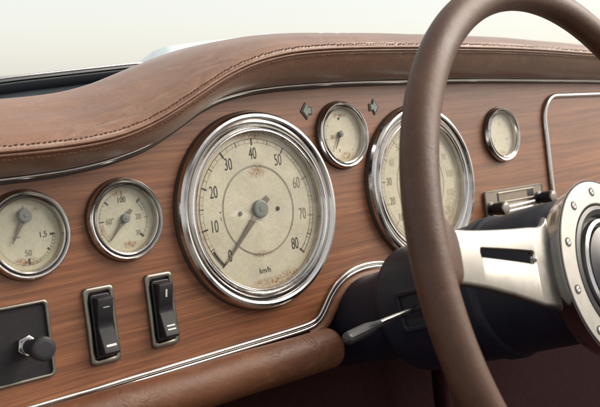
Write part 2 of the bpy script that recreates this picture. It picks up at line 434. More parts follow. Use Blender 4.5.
# welt along the seam: two leather beads with a groove
m = MB()
m.tube([(u, vs_(u) + .016, .505 - WOOD) for u in HU], .019, 10, up=Vector((0,0,1)))
m.tube([(u, vs_(u) - .020, .490 - WOOD) for u in HU], .016, 10, up=Vector((0,0,1)))
mesh_obj('piping', m, 'piping', (0,0,0), hood, (0,0,0))
m = MB(); u = -5.1; k = 0
while u < 9.3:
    s = (vs_(u + .01) - vs_(u)) / .01; L = math.sqrt(1 + s * s); du = .052 / L
    for dv, n0, jit in ((.062, .482, 0), (-.062, .482, .4)):
        uu = u + du * jit; w = .016 / L
        dv += rr.uniform(-.005, .005); uu += rr.uniform(-.005, .005); c0 = (uu - w, vs_(uu - w) + dv, n0 - WOOD); c1 = (uu + w, vs_(uu + w) + dv * 1.04, n0 - WOOD + .002)
        m.tube([c0, ((c0[0] + c1[0]) / 2, (c0[1] + c1[1]) / 2, c0[2] + .008), c1], .0065, 6)
    u += du; k += 1
mesh_obj('stitching', m, 'stitch', (0,0,0), hood, (0,0,0))

# lower leather roll with a rounded end, and the leather lining of the arch
m = MB(); pts = []; rad = []
RU = [-5.2 + .05 * i for i in range(108)]
for u in RU:
    pts.append((u, -1.815 + .003 * math.sin(u * 4) , .16))
end = RU[-1]
pp = []; rs = []
for p in pts: pp.append(p); rs.append(.245)
for k in range(1, 9):
    a = k / 8 * PI / 2; pp.append((end + .16 * math.sin(a), pts[-1][1], .16)); rs.append(max(.004, .245 * math.cos(a)))
def rfun(t):
    i = round(t * (len(pp) - 1)); u = pp[i][0]; r = rs[i]
    for c in (-.31, -.255, -.20): r -= .005 * math.exp(-((u - c) / .010) ** 2)
    return r
fine = []
for i in range(len(pp) - 1):
    a, b = pp[i], pp[i + 1]; n = 4 if -.8 < a[0] < .12 else 1
    for k in range(n): fine.append((tuple(a[j] + (b[j] - a[j]) * k / n for j in range(3)), rs[i] + (rs[i + 1] - rs[i]) * k / n))
fine.append((pp[-1], rs[-1]))
pp = [f[0] for f in fine]; rs = [f[1] for f in fine]
m.tube(pp, rfun, 40, up=Vector((0,0,1)))
dpart('leather_roll', m, 'roll', sharp=60, label='round padded leather roll under the wood, creased near its end')
m = MB(); arch = [(u, v) for u, v in offs(lp, -.13) if True]
arch = [p for p, q in zip(arch, lp) if -.05 <= q[0] <= 2.3]
rows = []
for off, n in ((.055, .0), (.055, .05), (.02, .085), (-.02, .095), (-.06, .08), (-.085, .03), (-.09, -.3), (-.09, -.7)):
    rows.append([(x, y, n) for x, y in offs(arch, off)])
m.grid(rows)
dpart('arch_lining', m, 'roll', sharp=60, label='brown leather lining around the column opening')

# ---- gauges
def bezel_prof(R, kind):
    if kind == 'big':
        P = [(1.045, 0, 0), (1.045, .02, 0), (1.03, .055, 0), (1.012, .085, 0), (.99, .103, 0), (.965, .108, 0), (.943, .100, 0), (.928, .082, 0), (.918, .066, 0),
             (.912, .058, 1), (.906, .058, 1), (.900, .066, 0), (.892, .082, 0), (.878, .092, 0), (.862, .090, 0), (.852, .078, 0), (.848, .066, 1), (.842, .066, 0), (.834, .076, 0), (.826, .078, 0), (.818, .070, 0), (.812, .052, 0), (.806, .02, 0), (.803, .008, 0)]
    else:
        P = [(1.03, 0, 0), (1.035, .02, 0), (1.025, .05, 0), (1.00, .085, 0), (.97, .10, 0), (.94, .097, 0), (.915, .078, 0), (.905, .058, 1), (.895, .056, 1), (.885, .066, 0),
             (.875, .085, 0), (.855, .094, 0), (.835, .088, 0), (.822, .07, 0), (.81, .04, 0), (.80, .012, 0), (.795, .004, 0)]
    if kind != 'big': P[0] = (1.045, 0, 1); P[1] = (1.05, .025, 1); P[2] = (1.035, .048, 1)  # flank coloured dark for the shade it would reflect
    else: P[0] = (1.038, 0, 1); P[1] = (1.038, .02, 1); P[2] = (1.026, .05, 1)  # large bezels: flank shade put into the colour likewise
    return [(r * R, h * (1.25 if kind == 'big' else 1)) for r, h, _ in P], [1 if (a[2] and b[2]) else 0 for a, b in zip(P, P[1:])]
def arc(m, r0, r1, a0, a1, z, mi, n=96):
    """compass angles, degrees"""
    o = []; 
    for i in range(n + 1):
        a = math.radians(a0 + (a1 - a0) * i / n); o.append([(r0 * math.sin(a), r0 * math.cos(a), z), (r1 * math.sin(a), r1 * math.cos(a), z)])
    m.grid(o, mi)
def tick(m, r0, r1, a, w, z, mi):
    a = math.radians(a); d = Vector((math.sin(a), math.cos(a), 0)); t = Vector((d.y, -d.x, 0)) * (w / 2)
    p = [d * r0 - t, d * r0 + t, d * r1 + t, d * r1 - t]; m.add([(q.x, q.y, z) for q in p], [[0, 1, 2, 3][::-1]], mi)
def put(m, txt, x, y, size, z, mi, sx=.78, rot=0, bold=0.0, sy=1.0):
    vs, fs = text_geo(txt, size, sx, sy, bold); c, s_ = math.cos(math.radians(rot)), math.sin(math.radians(rot))
    m.add([(x + a * c - b * s_, y + a * s_ + b * c, z) for a, b in vs], fs, mi)
def gauge(name, cx, cy, R, kind, label, marks, dmat, needle=None, glass=True, dc=(0, 0)):
    org = (cx, cy, WOOD); prof, mis = bezel_prof(R, kind)
    m = MB(); m.revolve(prof, seg=160 if kind == 'big' else 112, mis=mis)
    g = dpart(name, m, ['chrome', 'groove'], org, label=label, sharp=50)
    rin = .803 * R if kind == 'big' else .795 * R
    d = MB(); k = 96
    d.revolve([(.0001, .012), (rin * .5, .012), (rin, .012), (rin + .012, .012)], seg=k)
    marks(d)
    mesh_obj('dial_face', d, [dmat, 'ink', 'ink_faded_glare', 'ink_ring', 'chrome_dull', 'card', 'ink_ghost'], (0, 0, 0), g, (0, 0, 0))
    if needle:
        ang, rt, tail, w0, w1, hx, hy, rc = needle
        n = MB(); a = math.radians(ang); dd = Vector((math.sin(a), math.cos(a), 0)); t = Vector((dd.y, -dd.x, 0)); h = Vector((hx, hy, 0))
        for z0, z1 in ((.034, .042),):
            o = [h - dd * tail - t * w0 * .75, h - dd * tail + t * w0 * .75, h + dd * (rt * .25) + t * w0 * .62, h + dd * rt + t * w1 / 2, h + dd * rt - t * w1 / 2, h + dd * (rt * .25) - t * w0 * .62]
            n.prism([(q.x, q.y) for q in o][::-1] if ((o[1] - o[0]).cross(o[2] - o[1])).z < 0 else [(q.x, q.y) for q in o], z0, z1, bev=.002)
        nb = mesh_obj('needle', n, 'needle', (0, 0, 0), g, (0, 0, 0))
        c = MB(); c.revolve([(rc * 1.02, .014), (rc * 1.02, .05), (rc * .96, .062), (rc * .8, .066), (.0001, .067)], c=(hx, hy, 0), seg=40)
        c.revolve([(rc * .30, .066), (rc * .28, .072), (.0001, .073)], c=(hx, hy, 0), seg=24)
        mesh_obj('center_cap', c, 'cap', (0, 0, 0), g, (0, 0, 0))
    if glass:
        c = MB(); zz = .072 if kind == 'big' else .062
        c.revolve([(rin * 1.0, zz), (rin * .8, zz + .0015), (rin * .5, zz + .003), (.0001, zz + .004)], seg=80)
        mesh_obj('glass_cover', c, 'glass', (0, 0, 0), g, (0, 0, 0), sharp=80)
    return g

def speedo_marks(m):
    z = .0155; R1 = .845
    arc(m, R1 - .003, R1 + .003, -134, 45, z, 1); arc(m, R1 - .050, R1 - .047, -134, 40, z, 2)
    arc(m, R1 - .004, R1 + .003, 45, 112, z, 2); arc(m, R1 - .051, R1 - .046, 40, 112, z, 2)  # paler stretch: glare on the glass put into the print colour
    arc(m, R1 - .004, R1 + .004, 112, 134, z, 1); arc(m, R1 - .052, R1 - .046, 112, 134, z, 1)
    for k in range(0, 81):
        a = -134 + 3.35 * k; f = 2 if 52 < k < 74 else 1
        if k % 10 == 0: tick(m, R1 - .075, R1 + .01, a, .018, z + .001, f)
        elif k % 5 == 0: tick(m, R1 - .058, R1 + .004, a, .008, z + .001, f)
        elif k % 2 == 0: tick(m, R1 - .047, R1, a, .004, z + .0005, 2)
    arc(m, R1 - .036, R1 - .012, -134, -119, z + .001, 1, 12)
    for k in range(9):
        a = math.radians(-134 + 33.5 * k); r = .675 if k else .69
        put(m, str(k * 10), r * math.sin(a) + .0, r * math.cos(a) - (.0 if k != 4 else .01), .188, z, 2 if k in (6, 7) else 1, .62, bold=-.0008, sy=1.08)  # 60 and 70 in paler ink, standing for glare
    arc(m, .515, .523, 0, 360, z, 3, 120); arc(m, .530, .534, 0, 360, z, 3, 120)
    for x in (-.285, .28): m.revolve([(.026, .013), (.026, .022), (.014, .026), (.0001, .026)], c=(x, -.012, 0), seg=16, mi=1)
    put(m, 'km/h', -.02, -.715, .095, z, 1, .9)
    for x, y, t in ((-.56, .03, '+'), (-.56, -.04, 't')): put(m, t, x, y, .07, z, 1)
DM = {}
DM['speed'] = dial_mat('speedometer_dial', .92 * S, [(.05, .48, .13, .10, 1), (.02, .44, .16, .09, .8), (.0, .88, .38, .06, 1.0), (.1, -.86, .42, .07, 1), (-.02, -.52, .2, .05, .8), (.36, -.8, .25, .06, 1.), (.9, .1, .05, .4, .6), (-.86, .2, .05, .5, .6), (-.83, -.3, .05, .3, .6)], seed=.0)
DM['tach'] = dial_mat('tachometer_dial', .87 * S, [(.62, -.35, .18, .25, .5), (.5, -.55, .25, .15, .6), (0, -.8, .4, .08, .8)], seed=.5, tint=(.53, .475, .37))
DM['small1'] = dial_mat('pressure_dial', .33 * S, [(.02, -.26, .12, .045, 1.3), (.12, .24, .06, .03, 1), (-.08, -.25, .1, .05, .9)], seed=1.1, tint=(.46, .43, .335))
DM['small2'] = dial_mat('temperature_dial', .33 * S, [(-.03, .28, .10, .04, 1.6), (.05, -.27, .12, .05, 1.2), (-.27, -.1, .04, .1, .8)], seed=2.3, tint=(.46, .43, .335))
DM['small3'] = dial_mat('clock_dial', .33 * S, [(0, .26, .14, .05, 1.2), (.06, -.27, .14, .06, 1.2)], seed=3.7, tint=(.60, .54, .43), grime=1.1)
DM['small4'] = dial_mat('blank_dial', .33 * S, [(0, -.28, .1, .04, .8)], seed=4.9, tint=(.62, .57, .46), grime=.9)

gauge('speedometer', -.539, -.02, 1.135, 'big', 'large cream speedometer marked 0 to 80 km/h, needle at 0', speedo_marks, DM['speed'], (-134.5, .83, .18, .050, .012, 0, .012, .105))
def tach_marks(m):
    z = .0155; R1 = .80
    arc(m, R1 - .003, R1 + .003, -150, 150, z, 2); arc(m, R1 - .045, R1 - .041, -150, 150, z, 2)
    for k in range(0, 57):
        a = -131 + 4.7 * k
        if k % 5 == 0: tick(m, R1 - .07, R1 + .008, a, .012, z + .001, 2 if k < 12 else 6)
        else: tick(m, R1 - .044, R1, a, .005, z + .0005, 6)
    for k in range(12):
        a = math.radians(-131 + 23.8 * k)
        put(m, str(10 * (k + 1)), .655 * math.sin(a), .655 * math.cos(a), .15, z, 2 if k < 3 else 6, .72)
    arc(m, .49, .498, 0, 360, z, 3, 120)
gauge('tachometer', 2.39, .035, 1.075, 'big', 'large cream rev counter partly hidden behind the steering wheel rim', tach_marks, DM['tach'], (-150, .74, .16, .04, .006, 0, 0, .10))
def g1_marks(m):
    z = .0155
    arc(m, .262, .266, 95, 185, z, 2, 30); arc(m, .288, .291, 95, 250, z, 2, 40)
    put(m, '1,5', .165, -.015, .082, z, 1, .85, rot=4); put(m, '50', .0, -.175, .085, z, 2, .85)
    tick(m, .235, .285, 94, .018, z + .001, 1); tick(m, .245, .275, 128, .018, z + .001, 1); tick(m, .225, .285, 180, .014, z + .001, 1); tick(m, .245, .285, 0, .01, z, 2)
    for a in range(100, 180, 7): tick(m, .266, .286, a, .005, z, 2)
    tick(m, .06, .13, 262, .012, z, 2)
gauge('pressure_gauge', -3.373, .054, .42, 'small', 'small gauge marked 1,5 and 50, leftmost on the dash', g1_marks, DM['small1'], (-150, .30, .0, .034, .006, .0, .19, .068))
def g2_marks(m):
    z = .0155
    arc(m, .284, .288, -140, 0, z, 2, 50); arc(m, .252, .255, -140, -95, z, 2, 20); arc(m, .262, .266, 45, 135, z, 2, 40); arc(m, .232, .236, 45, 72, z, 1, 16)
    put(m, '100', -.01, .205, .088, z, 1, .80); put(m, '60°', -.165, -.005, .088, z, 2, .80); put(m, '20', .165, .01, .085, z, 2, .8); put(m, '30', .145, -.155, .075, z, 2, .8)
    for a, w, i in ((-45, .016, 1), (-90, .010, 1), (45, .022, 1), (135, .022, 1), (90, .008, 2), (0, .010, 2)): tick(m, .235, .285, a, w, z + .001, i)
    for a in list(range(-135, 0, 9)) + list(range(50, 135, 9)): tick(m, .262, .284, a, .004, z, 2)
gauge('temperature_gauge', -2.316, .079, .42, 'small', 'small gauge marked 100, 60 and 20, between the leftmost gauge and the speedometer', g2_marks, DM['small2'], (-137, .285, .115, .026, .008, 0, .01, .046))
def g3_marks(m):
    z = .0155
    arc(m, .27, .272, -140, 140, z, 2, 60)
    for a in range(-140, 150, 40): tick(m, .245, .27, a, .006, z, 2)
    m.revolve([(.014, .013), (.014, .02), (.0001, .021)], c=(-.02, .215, 0), seg=14, mi=1)
    put(m, '20', -.17, -.02, .07, z, 2, .8); put(m, '0', -.06, -.2, .06, z, 2, .8)
gauge('small_gauge', .9455, .793, .425, 'small', 'small stained gauge between the two arrow lamps', g3_marks, DM['small3'], (-150, .215, .05, .022, .006, -.04, .01, .036))
def g4_marks(m):
    z = .0155
    arc(m, .27, .273, -130, 130, z, 6, 60)
    for a in range(-130, 131, 26): tick(m, .235, .27, a, .007, z, 6)
    put(m, '6', -.16, -.08, .07, z, 6, .8); put(m, '12', 0, .17, .07, z, 6, .8); put(m, '18', .16, -.08, .07, z, 6, .8)
gauge('small_gauge', 4.396, .621, .415, 'small', 'small blank gauge at the right, beside the glovebox', g4_marks, DM['small4'])

# ---- arrow lamps
def arrow_lamp(cx, cy, sgn, lab):
    def shp(k): return [(-.10 * k, 0), (-.005 * k, -.112 * k), (.018 * k, -.062 * k), (.018 * k, -.050 * k), (.088 * k, -.050 * k), (.088 * k, .050 * k), (.018 * k, .050 * k), (.018 * k, .062 * k), (-.005 * k, .112 * k)]
    A = [(x * sgn, y) for x, y in shp(1.0)]; B = [(x * sgn + .0 * sgn, y) for x, y in shp(.70)]
    if sgn < 0: A.reverse(); B.reverse()
    m = MB(); m.prism(A, -.01, .012, bev=.003)
    o = dpart('arrow_lamp', m, 'arrow_edge', (cx, cy, WOOD), label=lab)
    m = MB(); m.prism(B, .008, .020, bev=.004); mesh_obj('lens', m, 'arrow', (0, 0, 0), o, (0, 0, 0))
arrow_lamp(.395, 1.125, 1, 'grey-green arrow lamp pointing left'); arrow_lamp(1.61, 1.138, -1, 'grey-green arrow lamp pointing right')

# ---- rocker switches
def rocker(cx, cy, lab, kind):
    w, h = .335, .79
    org = (cx, cy, WOOD)
    m = MB(); m.frame(rrect(w, h, .045), rrect(w - .105, h - .125, .03), -.01, .045, .02, 0, .004)
    m.prism(rrect(w - .07, h - .09, .03), -.01, .008, mi=1)
    sw = dpart('rocker_switch', m, ['chrome_dull', 'black'], org, label=lab)
    hs = MB(); hs.prism(rrect(.215, .64, .03), 0, .06, bev=.012)
    mesh_obj('switch_housing', hs, 'black', (0, 0, 0), sw, (0, 0, 0))
    # rocker body: side profile (y, z), swept over the width with rounded flanks
    pr = [(.290, .05), (.292, .150), (.280, .168), (.262, .172), (.05, .118), (.0, .108), (-.03, .112), (-.235, .182), (-.262, .188), (-.282, .178), (-.292, .150), (-.290, .05)]
    r = MB(); rows = []
    for x, k in ((-.086, .0), (-.084, .6), (-.076, 1), (.0, 1), (.076, 1), (.084, .6), (.086, .0)):
        rows.append([(x, y * (1 - .012 * (1 - k)), z - .014 * (1 - k)) for y, z in pr])
    r.grid(rows)
    for row, rev in ((rows[0], 0), (rows[-1], 1)):
        k = len(r.v); r.v += row; r.f.append(list(range(k, k + len(row)))[::-1 if rev else 1]); r.m.append(0)
    rk = mesh_obj('rocker', r, 'black', (0, 0, 0), sw, (0, 0, 0), sharp=28)
    def up_z(y): return .118 + (y - .05) / (.212) * .054
    def lo_z(y): return .112 + (-.03 - y) / .205 * .070
    def bar(x0, x1, y0, y1, f):
        k = MB()
        k.add([(x0, y0, f(y0) + .004), (x1, y0, f(y0) + .004), (x1, y1, f(y1) + .004), (x0, y1, f(y1) + .004)], [[0, 1, 2, 3]])
        k.add([(x0, y0, f(y0) - .004), (x1, y0, f(y0) - .004), (x1, y1, f(y1) - .004), (x0, y1, f(y1) - .004)], [[3, 2, 1, 0]])
        k.grid([[(x0, y0, f(y0) + .004), (x1, y0, f(y0) + .004), (x1, y1, f(y1) + .004), (x0, y1, f(y1) + .004)], [(x0, y0, f(y0) - .004), (x1, y0, f(y0) - .004), (x1, y1, f(y1) - .004), (x0, y1, f(y1) - .004)]], closed_v=True)
        mesh_obj('switch_mark', k, 'mark', (0, 0, 0), sw, (0, 0, 0))
    if kind == 0:
        bar(-.028, .040, .185, .192, up_z); bar(-.050, .058, -.205, -.185, lo_z)
    else:
        bar(-.010, .010, .140, .222, up_z); bar(-.045, .052, -.170, -.156, lo_z); bar(-.045, .052, -.208, -.194, lo_z)
    return sw
rocker(-2.718, -.948, 'black rocker switch marked with single dashes, nearer the pull knob', 0)
rocker(-2.010, -.926, 'black rocker switch marked with an upright stroke over a double dash, under the speedometer', 1)

# ---- pull knob on its black plate
m = MB(); m.frame(rrect(.73, .75, .05), rrect(.66, .68, .035), -.01, .04, .015, 0, .004)
m.prism(rrect(.68, .70, .04), -.01, .008, mi=1)
pk = dpart('pull_switch', m, ['chrome_dull', 'plate_black'], (-3.617, -.955, WOOD), label='black plate with chrome border carrying a dark pull knob')
m = MB(); m.prism([(.105 * math.cos(PI / 3 * i + .3), .105 * math.sin(PI / 3 * i + .3)) for i in range(6)], .006, .07, bev=.012)
m.revolve([(.07, .07), (.068, .10), (.05, .105), (.05, .2)], seg=32)
mesh_obj('hex_nut', m, 'chrome', (.105, -.03, 0), pk, (0, 0, 0), sharp=30)
m = MB(); m.revolve([(.05, .09), (.075, .12), (.078, .20), (.082, .28), (.098, .31), (.112, .335), (.115, .41), (.110, .435), (.095, .450), (.07, .455), (.0001, .457)], seg=56)
mesh_obj('pull_knob', m, 'knob', (.105, -.03, 0), pk, (0, 0, 0), sharp=35)

# ---- radio
RC = (4.56, -.46)
m = MB(); rw, rh = 1.57, .46
slot = rrect(.92, .13, .012, .0, .105)
m.frame(rrect(rw, rh, .05), rrect(rw - .06, rh - .05, .03), -.01, .055, .02, 0, .05)
m.prism(rrect(rw - .05, rh - .04, .035), -.01, .046, mi=0)
radio = dpart('car_radio', m, 'chrome_dull', (RC[0], RC[1], WOOD), label='slim metal car radio with two black knobs')
m = MB(); m.frame(rrect(.96, .165, .015, .02, .105), rrect(.92, .125, .01, .02, .105), .04, .062, .008); m.prism(rrect(.93, .135, .01, .02, .105), .04, .050, mi=1)
m.prism(rrect(.14, .1, .01, .40, .105), .04, .054, mi=2)
mesh_obj('tuning_window', m, ['chrome_dull', 'card', 'black'], (0, 0, 0), radio, (0, 0, 0))
for x, y in ((-.65, -.045), (.66, -.0)):
    m = MB(); m.revolve([(.11, .04), (.105, .06), (.07, .075), (.068, .10), (.098, .115), (.102, .20), (.105, .29), (.096, .30)], seg=40)
    m.revolve([(.096, .30), (.088, .318), (.05, .326), (.0001, .328)], seg=40, mi=1)
    mesh_obj('radio_knob', m, ['black', 'chrome_dull'], (x, y, 0), radio, (0, 0, 0))
for y in (-.055, -.125):
    m = MB(); m.tube([(-.42, y, .10), (.42, y + .02, .10)], .022, 12); m.tube([(-.36, y, .04), (-.36, y, .1)], .012, 8); m.tube([(.36, y, .04), (.36, y + .02, .1)], .012, 8)
    mesh_obj('push_bar', m, 'chrome', (0, 0, 0), radio, (0, 0, 0))

# ---- glovebox outline
m = MB(); gp = []
gu0, gu1, gv0, gv1, gr = 5.655, 9.2, -.75, 1.20, .42
for cx, cy, a0 in ((gu0 + gr, gv0 + gr, 180), (gu1 - gr, gv0 + gr, 270), (gu1 - gr, gv1 - gr, 0), (gu0 + gr, gv1 - gr, 90)):
    for i in range(13):
        a = math.radians(a0 + 90 * i / 12); gp.append((cx + gr * math.cos(a), cy + gr * math.sin(a)))
lid = MB(); lid.prism(gp, -.02, .012, bev=.01)
gl = dpart('glovebox_lid', lid, 'wood', (0, 0, WOOD), label='wooden glovebox lid outlined with a rounded chrome bead')
dense = []
for i in range(len(gp)):
    a = gp[i]; b = gp[(i + 1) % len(gp)]; n = max(1, int(math.dist(a, b) / .12))
    for k in range(n): dense.append((a[0] + (b[0] - a[0]) * k / n, a[1] + (b[1] - a[1]) * k / n, .03))
m = MB(); m.tube(dense, .040, 14, closed=True, up=Vector((0,0,1)))
mesh_obj('chrome_bead', m, 'chrome', (0, 0, 0), gl, (0, 0, 0))
# underside of the dash: dark sheets added to block light and keep it dark
m = MB()
m.grid([[(u, -1.62, -.02), (u, -1.75, -.3), (u, -1.9, -1.2), (u, -2.3, -3.0)] for u in (-5.2, .0)])
m.grid([[(u, -1.62, -.02), (u, -1.75, -.3), (u, -1.9, -1.2), (u, -2.3, -3.0)] for u in (2.3, 9.5)])
m.grid([[(u, -.75, -.72), (u, -1.2, -1.6), (u, -2.3, -3.0)] for u in (-.2, 2.5)])
dpart('under_dash_light_block', m, 'shroud', (0, 0, WOOD))

# ------------------------------------------------------------------ steering wheel
WC = Vector((1.169, -.81, 3.256)); th, ph = .212, .065
wn = Vector((math.sin(ph) * math.cos(th), math.sin(th), math.cos(th) * math.cos(ph))).normalized()
wa = Vector((0, 1, 0)).cross(wn).normalized(); wb = wn.cross(wa)
WF = Matrix((wa, wb, wn)).transposed()
wheel = thing('steering_wheel', 'steering wheel with brown rim and slotted cream metal spoke, in front of the gauges', 'steering wheel', WC, WF)
def wpart(name, mb, mats, origin=(0, 0, 0), parent=None, **kw): return mesh_obj(name, mb, mats, origin, parent or wheel, (0, 0, 0), **kw)
m = MB(); RW = 2.8; rt = .165; rows = []
for i in range(256):
    a = 2 * PI * i / 256; d = Vector((math.cos(a), math.sin(a), 0)); c = d * RW; row = []
    for k in range(40):
        t = 2 * PI * k / 40; rr_ = rt * (1 + .03 * math.cos(2 * t))
        rr_ -= .006 * math.exp(-((math.degrees(t) - 150) / 5) ** 2)
        row.append(c + d * (rr_ * math.cos(t)) + Vector((0, 0, 1)) * (rr_ * math.sin(t) * .98))
    rows.append(row)
m.grid(rows, closed_u=True, closed_v=True)
wpart('rim', m, 'rim', sharp=80)
HC = Vector((.06, -.20, 0))
def spoke(ang, lab):
    """a slotted flat spoke, built along +x then turned about the hub centre"""
    x0, x1 = .86, 2.56
    def wid(x, sg=0):
        return interp([.80, .90, 1.05, 1.2, 1.7, 2.2, 2.5], [(.62 if sg < 0 else .44), (.46 if sg < 0 else .395), (.395 if sg < 0 else .38), .375, .305, .250, .235], x)
    m = MB(); xs = [x0 + (x1 - x0) * i / 40 for i in range(41)]
    s0, s1 = 1.22, 2.16
    def sl(x):
        if x <= s0 or x >= s1: return 0
        e = min(x - s0, s1 - x); w = .040 + (.022 * (s1 - x) / (s1 - s0))
        return w * math.sqrt(max(0, 1 - (1 - min(1, e / w)) ** 2)) if e < w else w
    xs = sorted(set(xs + [s0, s0 + .008, s0 + .02, s0 + .04, s1 - .04, s1 - .02, s1 - .008, s1]))
    for sg in (1, -1):
        rows = []
        for x in xs:
            w = wid(x, sg); q = sl(x); bv = .012 * min(1, q / .02); yo = -.055 - .02 * (s1 - x); zc = -.06 - .09 * (1 - (x - x0) / (x1 - x0)) ** 2
            prof = [(q, -.03), (q, .022 - bv * .8), (q + bv, .022), (w - .03, .022), (w - .01, .014), (w, -.002), (w, -.03), (w - .01, -.045), (q + bv, -.045), (q, -.03)]
            rows.append([(x, sg * y + (yo * max(0, 1 - (y - q) / max(.01, w - q))), zc + z) for y, z in prof])
        m.grid(rows if sg < 0 else [r[::-1] for r in rows])
    sp = wpart('spoke', m, 'alu', HC, sharp=45, rot=(0, 0, math.radians(ang)), label=lab)
    # screw in the slot's inner end
    q = MB(); q.revolve([(.034, -.10), (.034, -.075), (.022, -.062), (.0001, -.062)], c=(s0 + .05, -.07, 0), seg=20)
    mesh_obj('slot_screw', q, 'chrome', (0, 0, 0), sp, (0, 0, 0))
    # leather boss where the spoke meets the rim
    q = MB(); rows = []
    for x, w, h in ((2.47, .215, .028), (2.485, .25, .055), (2.54, .27, .08), (2.64, .29, .11), (2.74, .34, .14), (2.86, .40, .12)):
        row = []
        for k in range(28):
            a = 2 * PI * k / 28; ca, sa = math.cos(a), math.sin(a)
            row.append((x + .05 * abs(ca) ** 4, w * math.copysign(abs(ca) ** .6, ca), -.055 + .055 * (x - 2.47) / .39 + h * math.copysign(abs(sa) ** .8, sa)))
        rows.append(row)
    q.grid(rows, closed_v=True)
    k = len(q.v); q.v += rows[0]; q.f.append(list(range(k, k + 28))[::-1]); q.m.append(0)
    mesh_obj('spoke_boss', q, 'rim', (0, 0, 0), sp, (0, 0, 0), sharp=60)
spoke(168, 'slotted spoke reaching left to the rim'); spoke(12, 'slotted spoke reaching right')
m = MB()
m.revolve([(.30, -.30), (.76, -.30), (.81, -.285), (.85, -.24), (.895, -.15), (.922, -.07), (.945, -.02), (.95, -.005)], seg=120)
m.revolve([(.95, -.005), (.943, -.003), (.940, -.012), (.935, -.012), (.932, .002)], seg=120, mi=1)
m.revolve([(.932, .002), (.925, .010), (.70, .014), (.685, .008), (.68, -.01), (.68, -.05)], seg=120, mi=2)
hub = wpart('hub', m, ['chrome', 'groove', 'alu'], HC, sharp=35, label='broad metal hub ring with small screws around its face')
for i in range(11):
    a = math.radians(119 + 32.73 * i); q = MB()
    q.revolve([(.047, .010), (.047, .0165), (.029, .0175)], seg=24, mi=1); q.revolve([(.029, .014), (.027, .0205), (.018, .0225), (.012, .020), (.010, .014), (.0001, .014)], seg=24)
    mesh_obj('screw', q, ['chrome', 'groove'], (.815 * math.cos(a), .815 * math.sin(a), 0), hub, (0, 0, 0))
m = MB(); m.revolve([(.682, -.02), (.67, .01), (.63, .02), (.58, .0), (.56, -.05), (.54, -.06)], seg=100)
m.revolve([(.54, -.06), (.53, .02), (.50, .04), (.48, .02), (.475, -.02)], seg=100, mi=1)
m.revolve([(.475, -.02), (.46, -.02), (.45, .03), (.36, .07), (.2, .09), (.0001, .095)], seg=100, mi=2)
mesh_obj('horn_button', m, ['black', 'chrome', 'knob'], (0, 0, 0), hub, (0, 0, 0))

# ------------------------------------------------------------------ steering column
CB = WC - wn * 3.35
column = thing('steering_column', 'dark steering column shroud running from the dash arch to the wheel hub', 'steering column', CB, WF)
OC = Vector((.0, -.11, 3.35))
m = MB()
m.revolve([(.55, -.22), (.70, -.27), (.745, -.36), (.755, -.50), (.76, -1.10), (.79, -1.14), (.80, -1.18), (.80, -1.30), (.785, -1.325), (.775, -1.34), (.77, -1.50), (.765, -2.46), (.755, -2.50), (.735, -2.51), (.70, -2.51)], seg=110)
mesh_obj('shroud', m, 'shroud', OC, column, (0, 0, 0), sharp=50)
m = MB(); m.revolve([(.70, -2.40), (.70, -2.53), (.62, -2.60), (.575, -2.72), (.56, -2.95), (.54, -3.5), (.5, -4.2)], seg=90)
mesh_obj('shroud_base', m, 'shroud', OC, column, (0, 0, 0), sharp=50)
# slot frame on the left flank: local axes for a plate facing -x
ax = (Vector((0, 0, 1)), Vector((0, 1, 0)), Vector((-1, 0, 0)), Vector((-.752, .02, -1.88)))
def onflank(pts): return [tuple(ax[3] + ax[0] * x + ax[1] * y + ax[2] * z) for x, y, z in pts]
f = MB(); f.frame(rrect(.58, .47, .05)[::-1], rrect(.46, .34, .03)[::-1], -.08, .05, .015, 0, -.05)
f2 = MB(); f2.add(onflank(f.v), f.f); f2.m = f.m[:]
b2 = MB(); b2.prism(rrect(.48, .36, .03)[::-1], -.06, .012); f2.add(onflank(b2.v), b2.f, 1)
sf = mesh_obj('stalk_slot', f2, ['shroud', 'gasket_dark'], OC, column, (0, 0, 0), sharp=40)
st = MB(); a0 = Vector((-.70, .04, -1.84)); a1 = Vector((-1.52, .0, -1.82)); a2 = a1; a3 = Vector((-2.13, -.05, -1.79))
st.tube([a0.lerp(a1, i / 6) for i in range(7)], .036, 20); 
sk = mesh_obj('indicator_stalk', st, 'chrome', OC, column, (0, 0, 0), label='thin chrome stalk with a dark tapered grip pointing left')
g_ = MB(); N_ = 24
def gr_(t): return .040 + .028 * smooth(t / .45) - (.045 * max(0, (t - .88) / .12) ** 2.2)
g_.tube([a1.lerp(a3, i / N_) for i in range(N_ + 1)], gr_, 12, flat=.85)
mesh_obj('stalk_grip', g_, 'knob', (0, 0, 0), sk, (0, 0, 0), sharp=25)

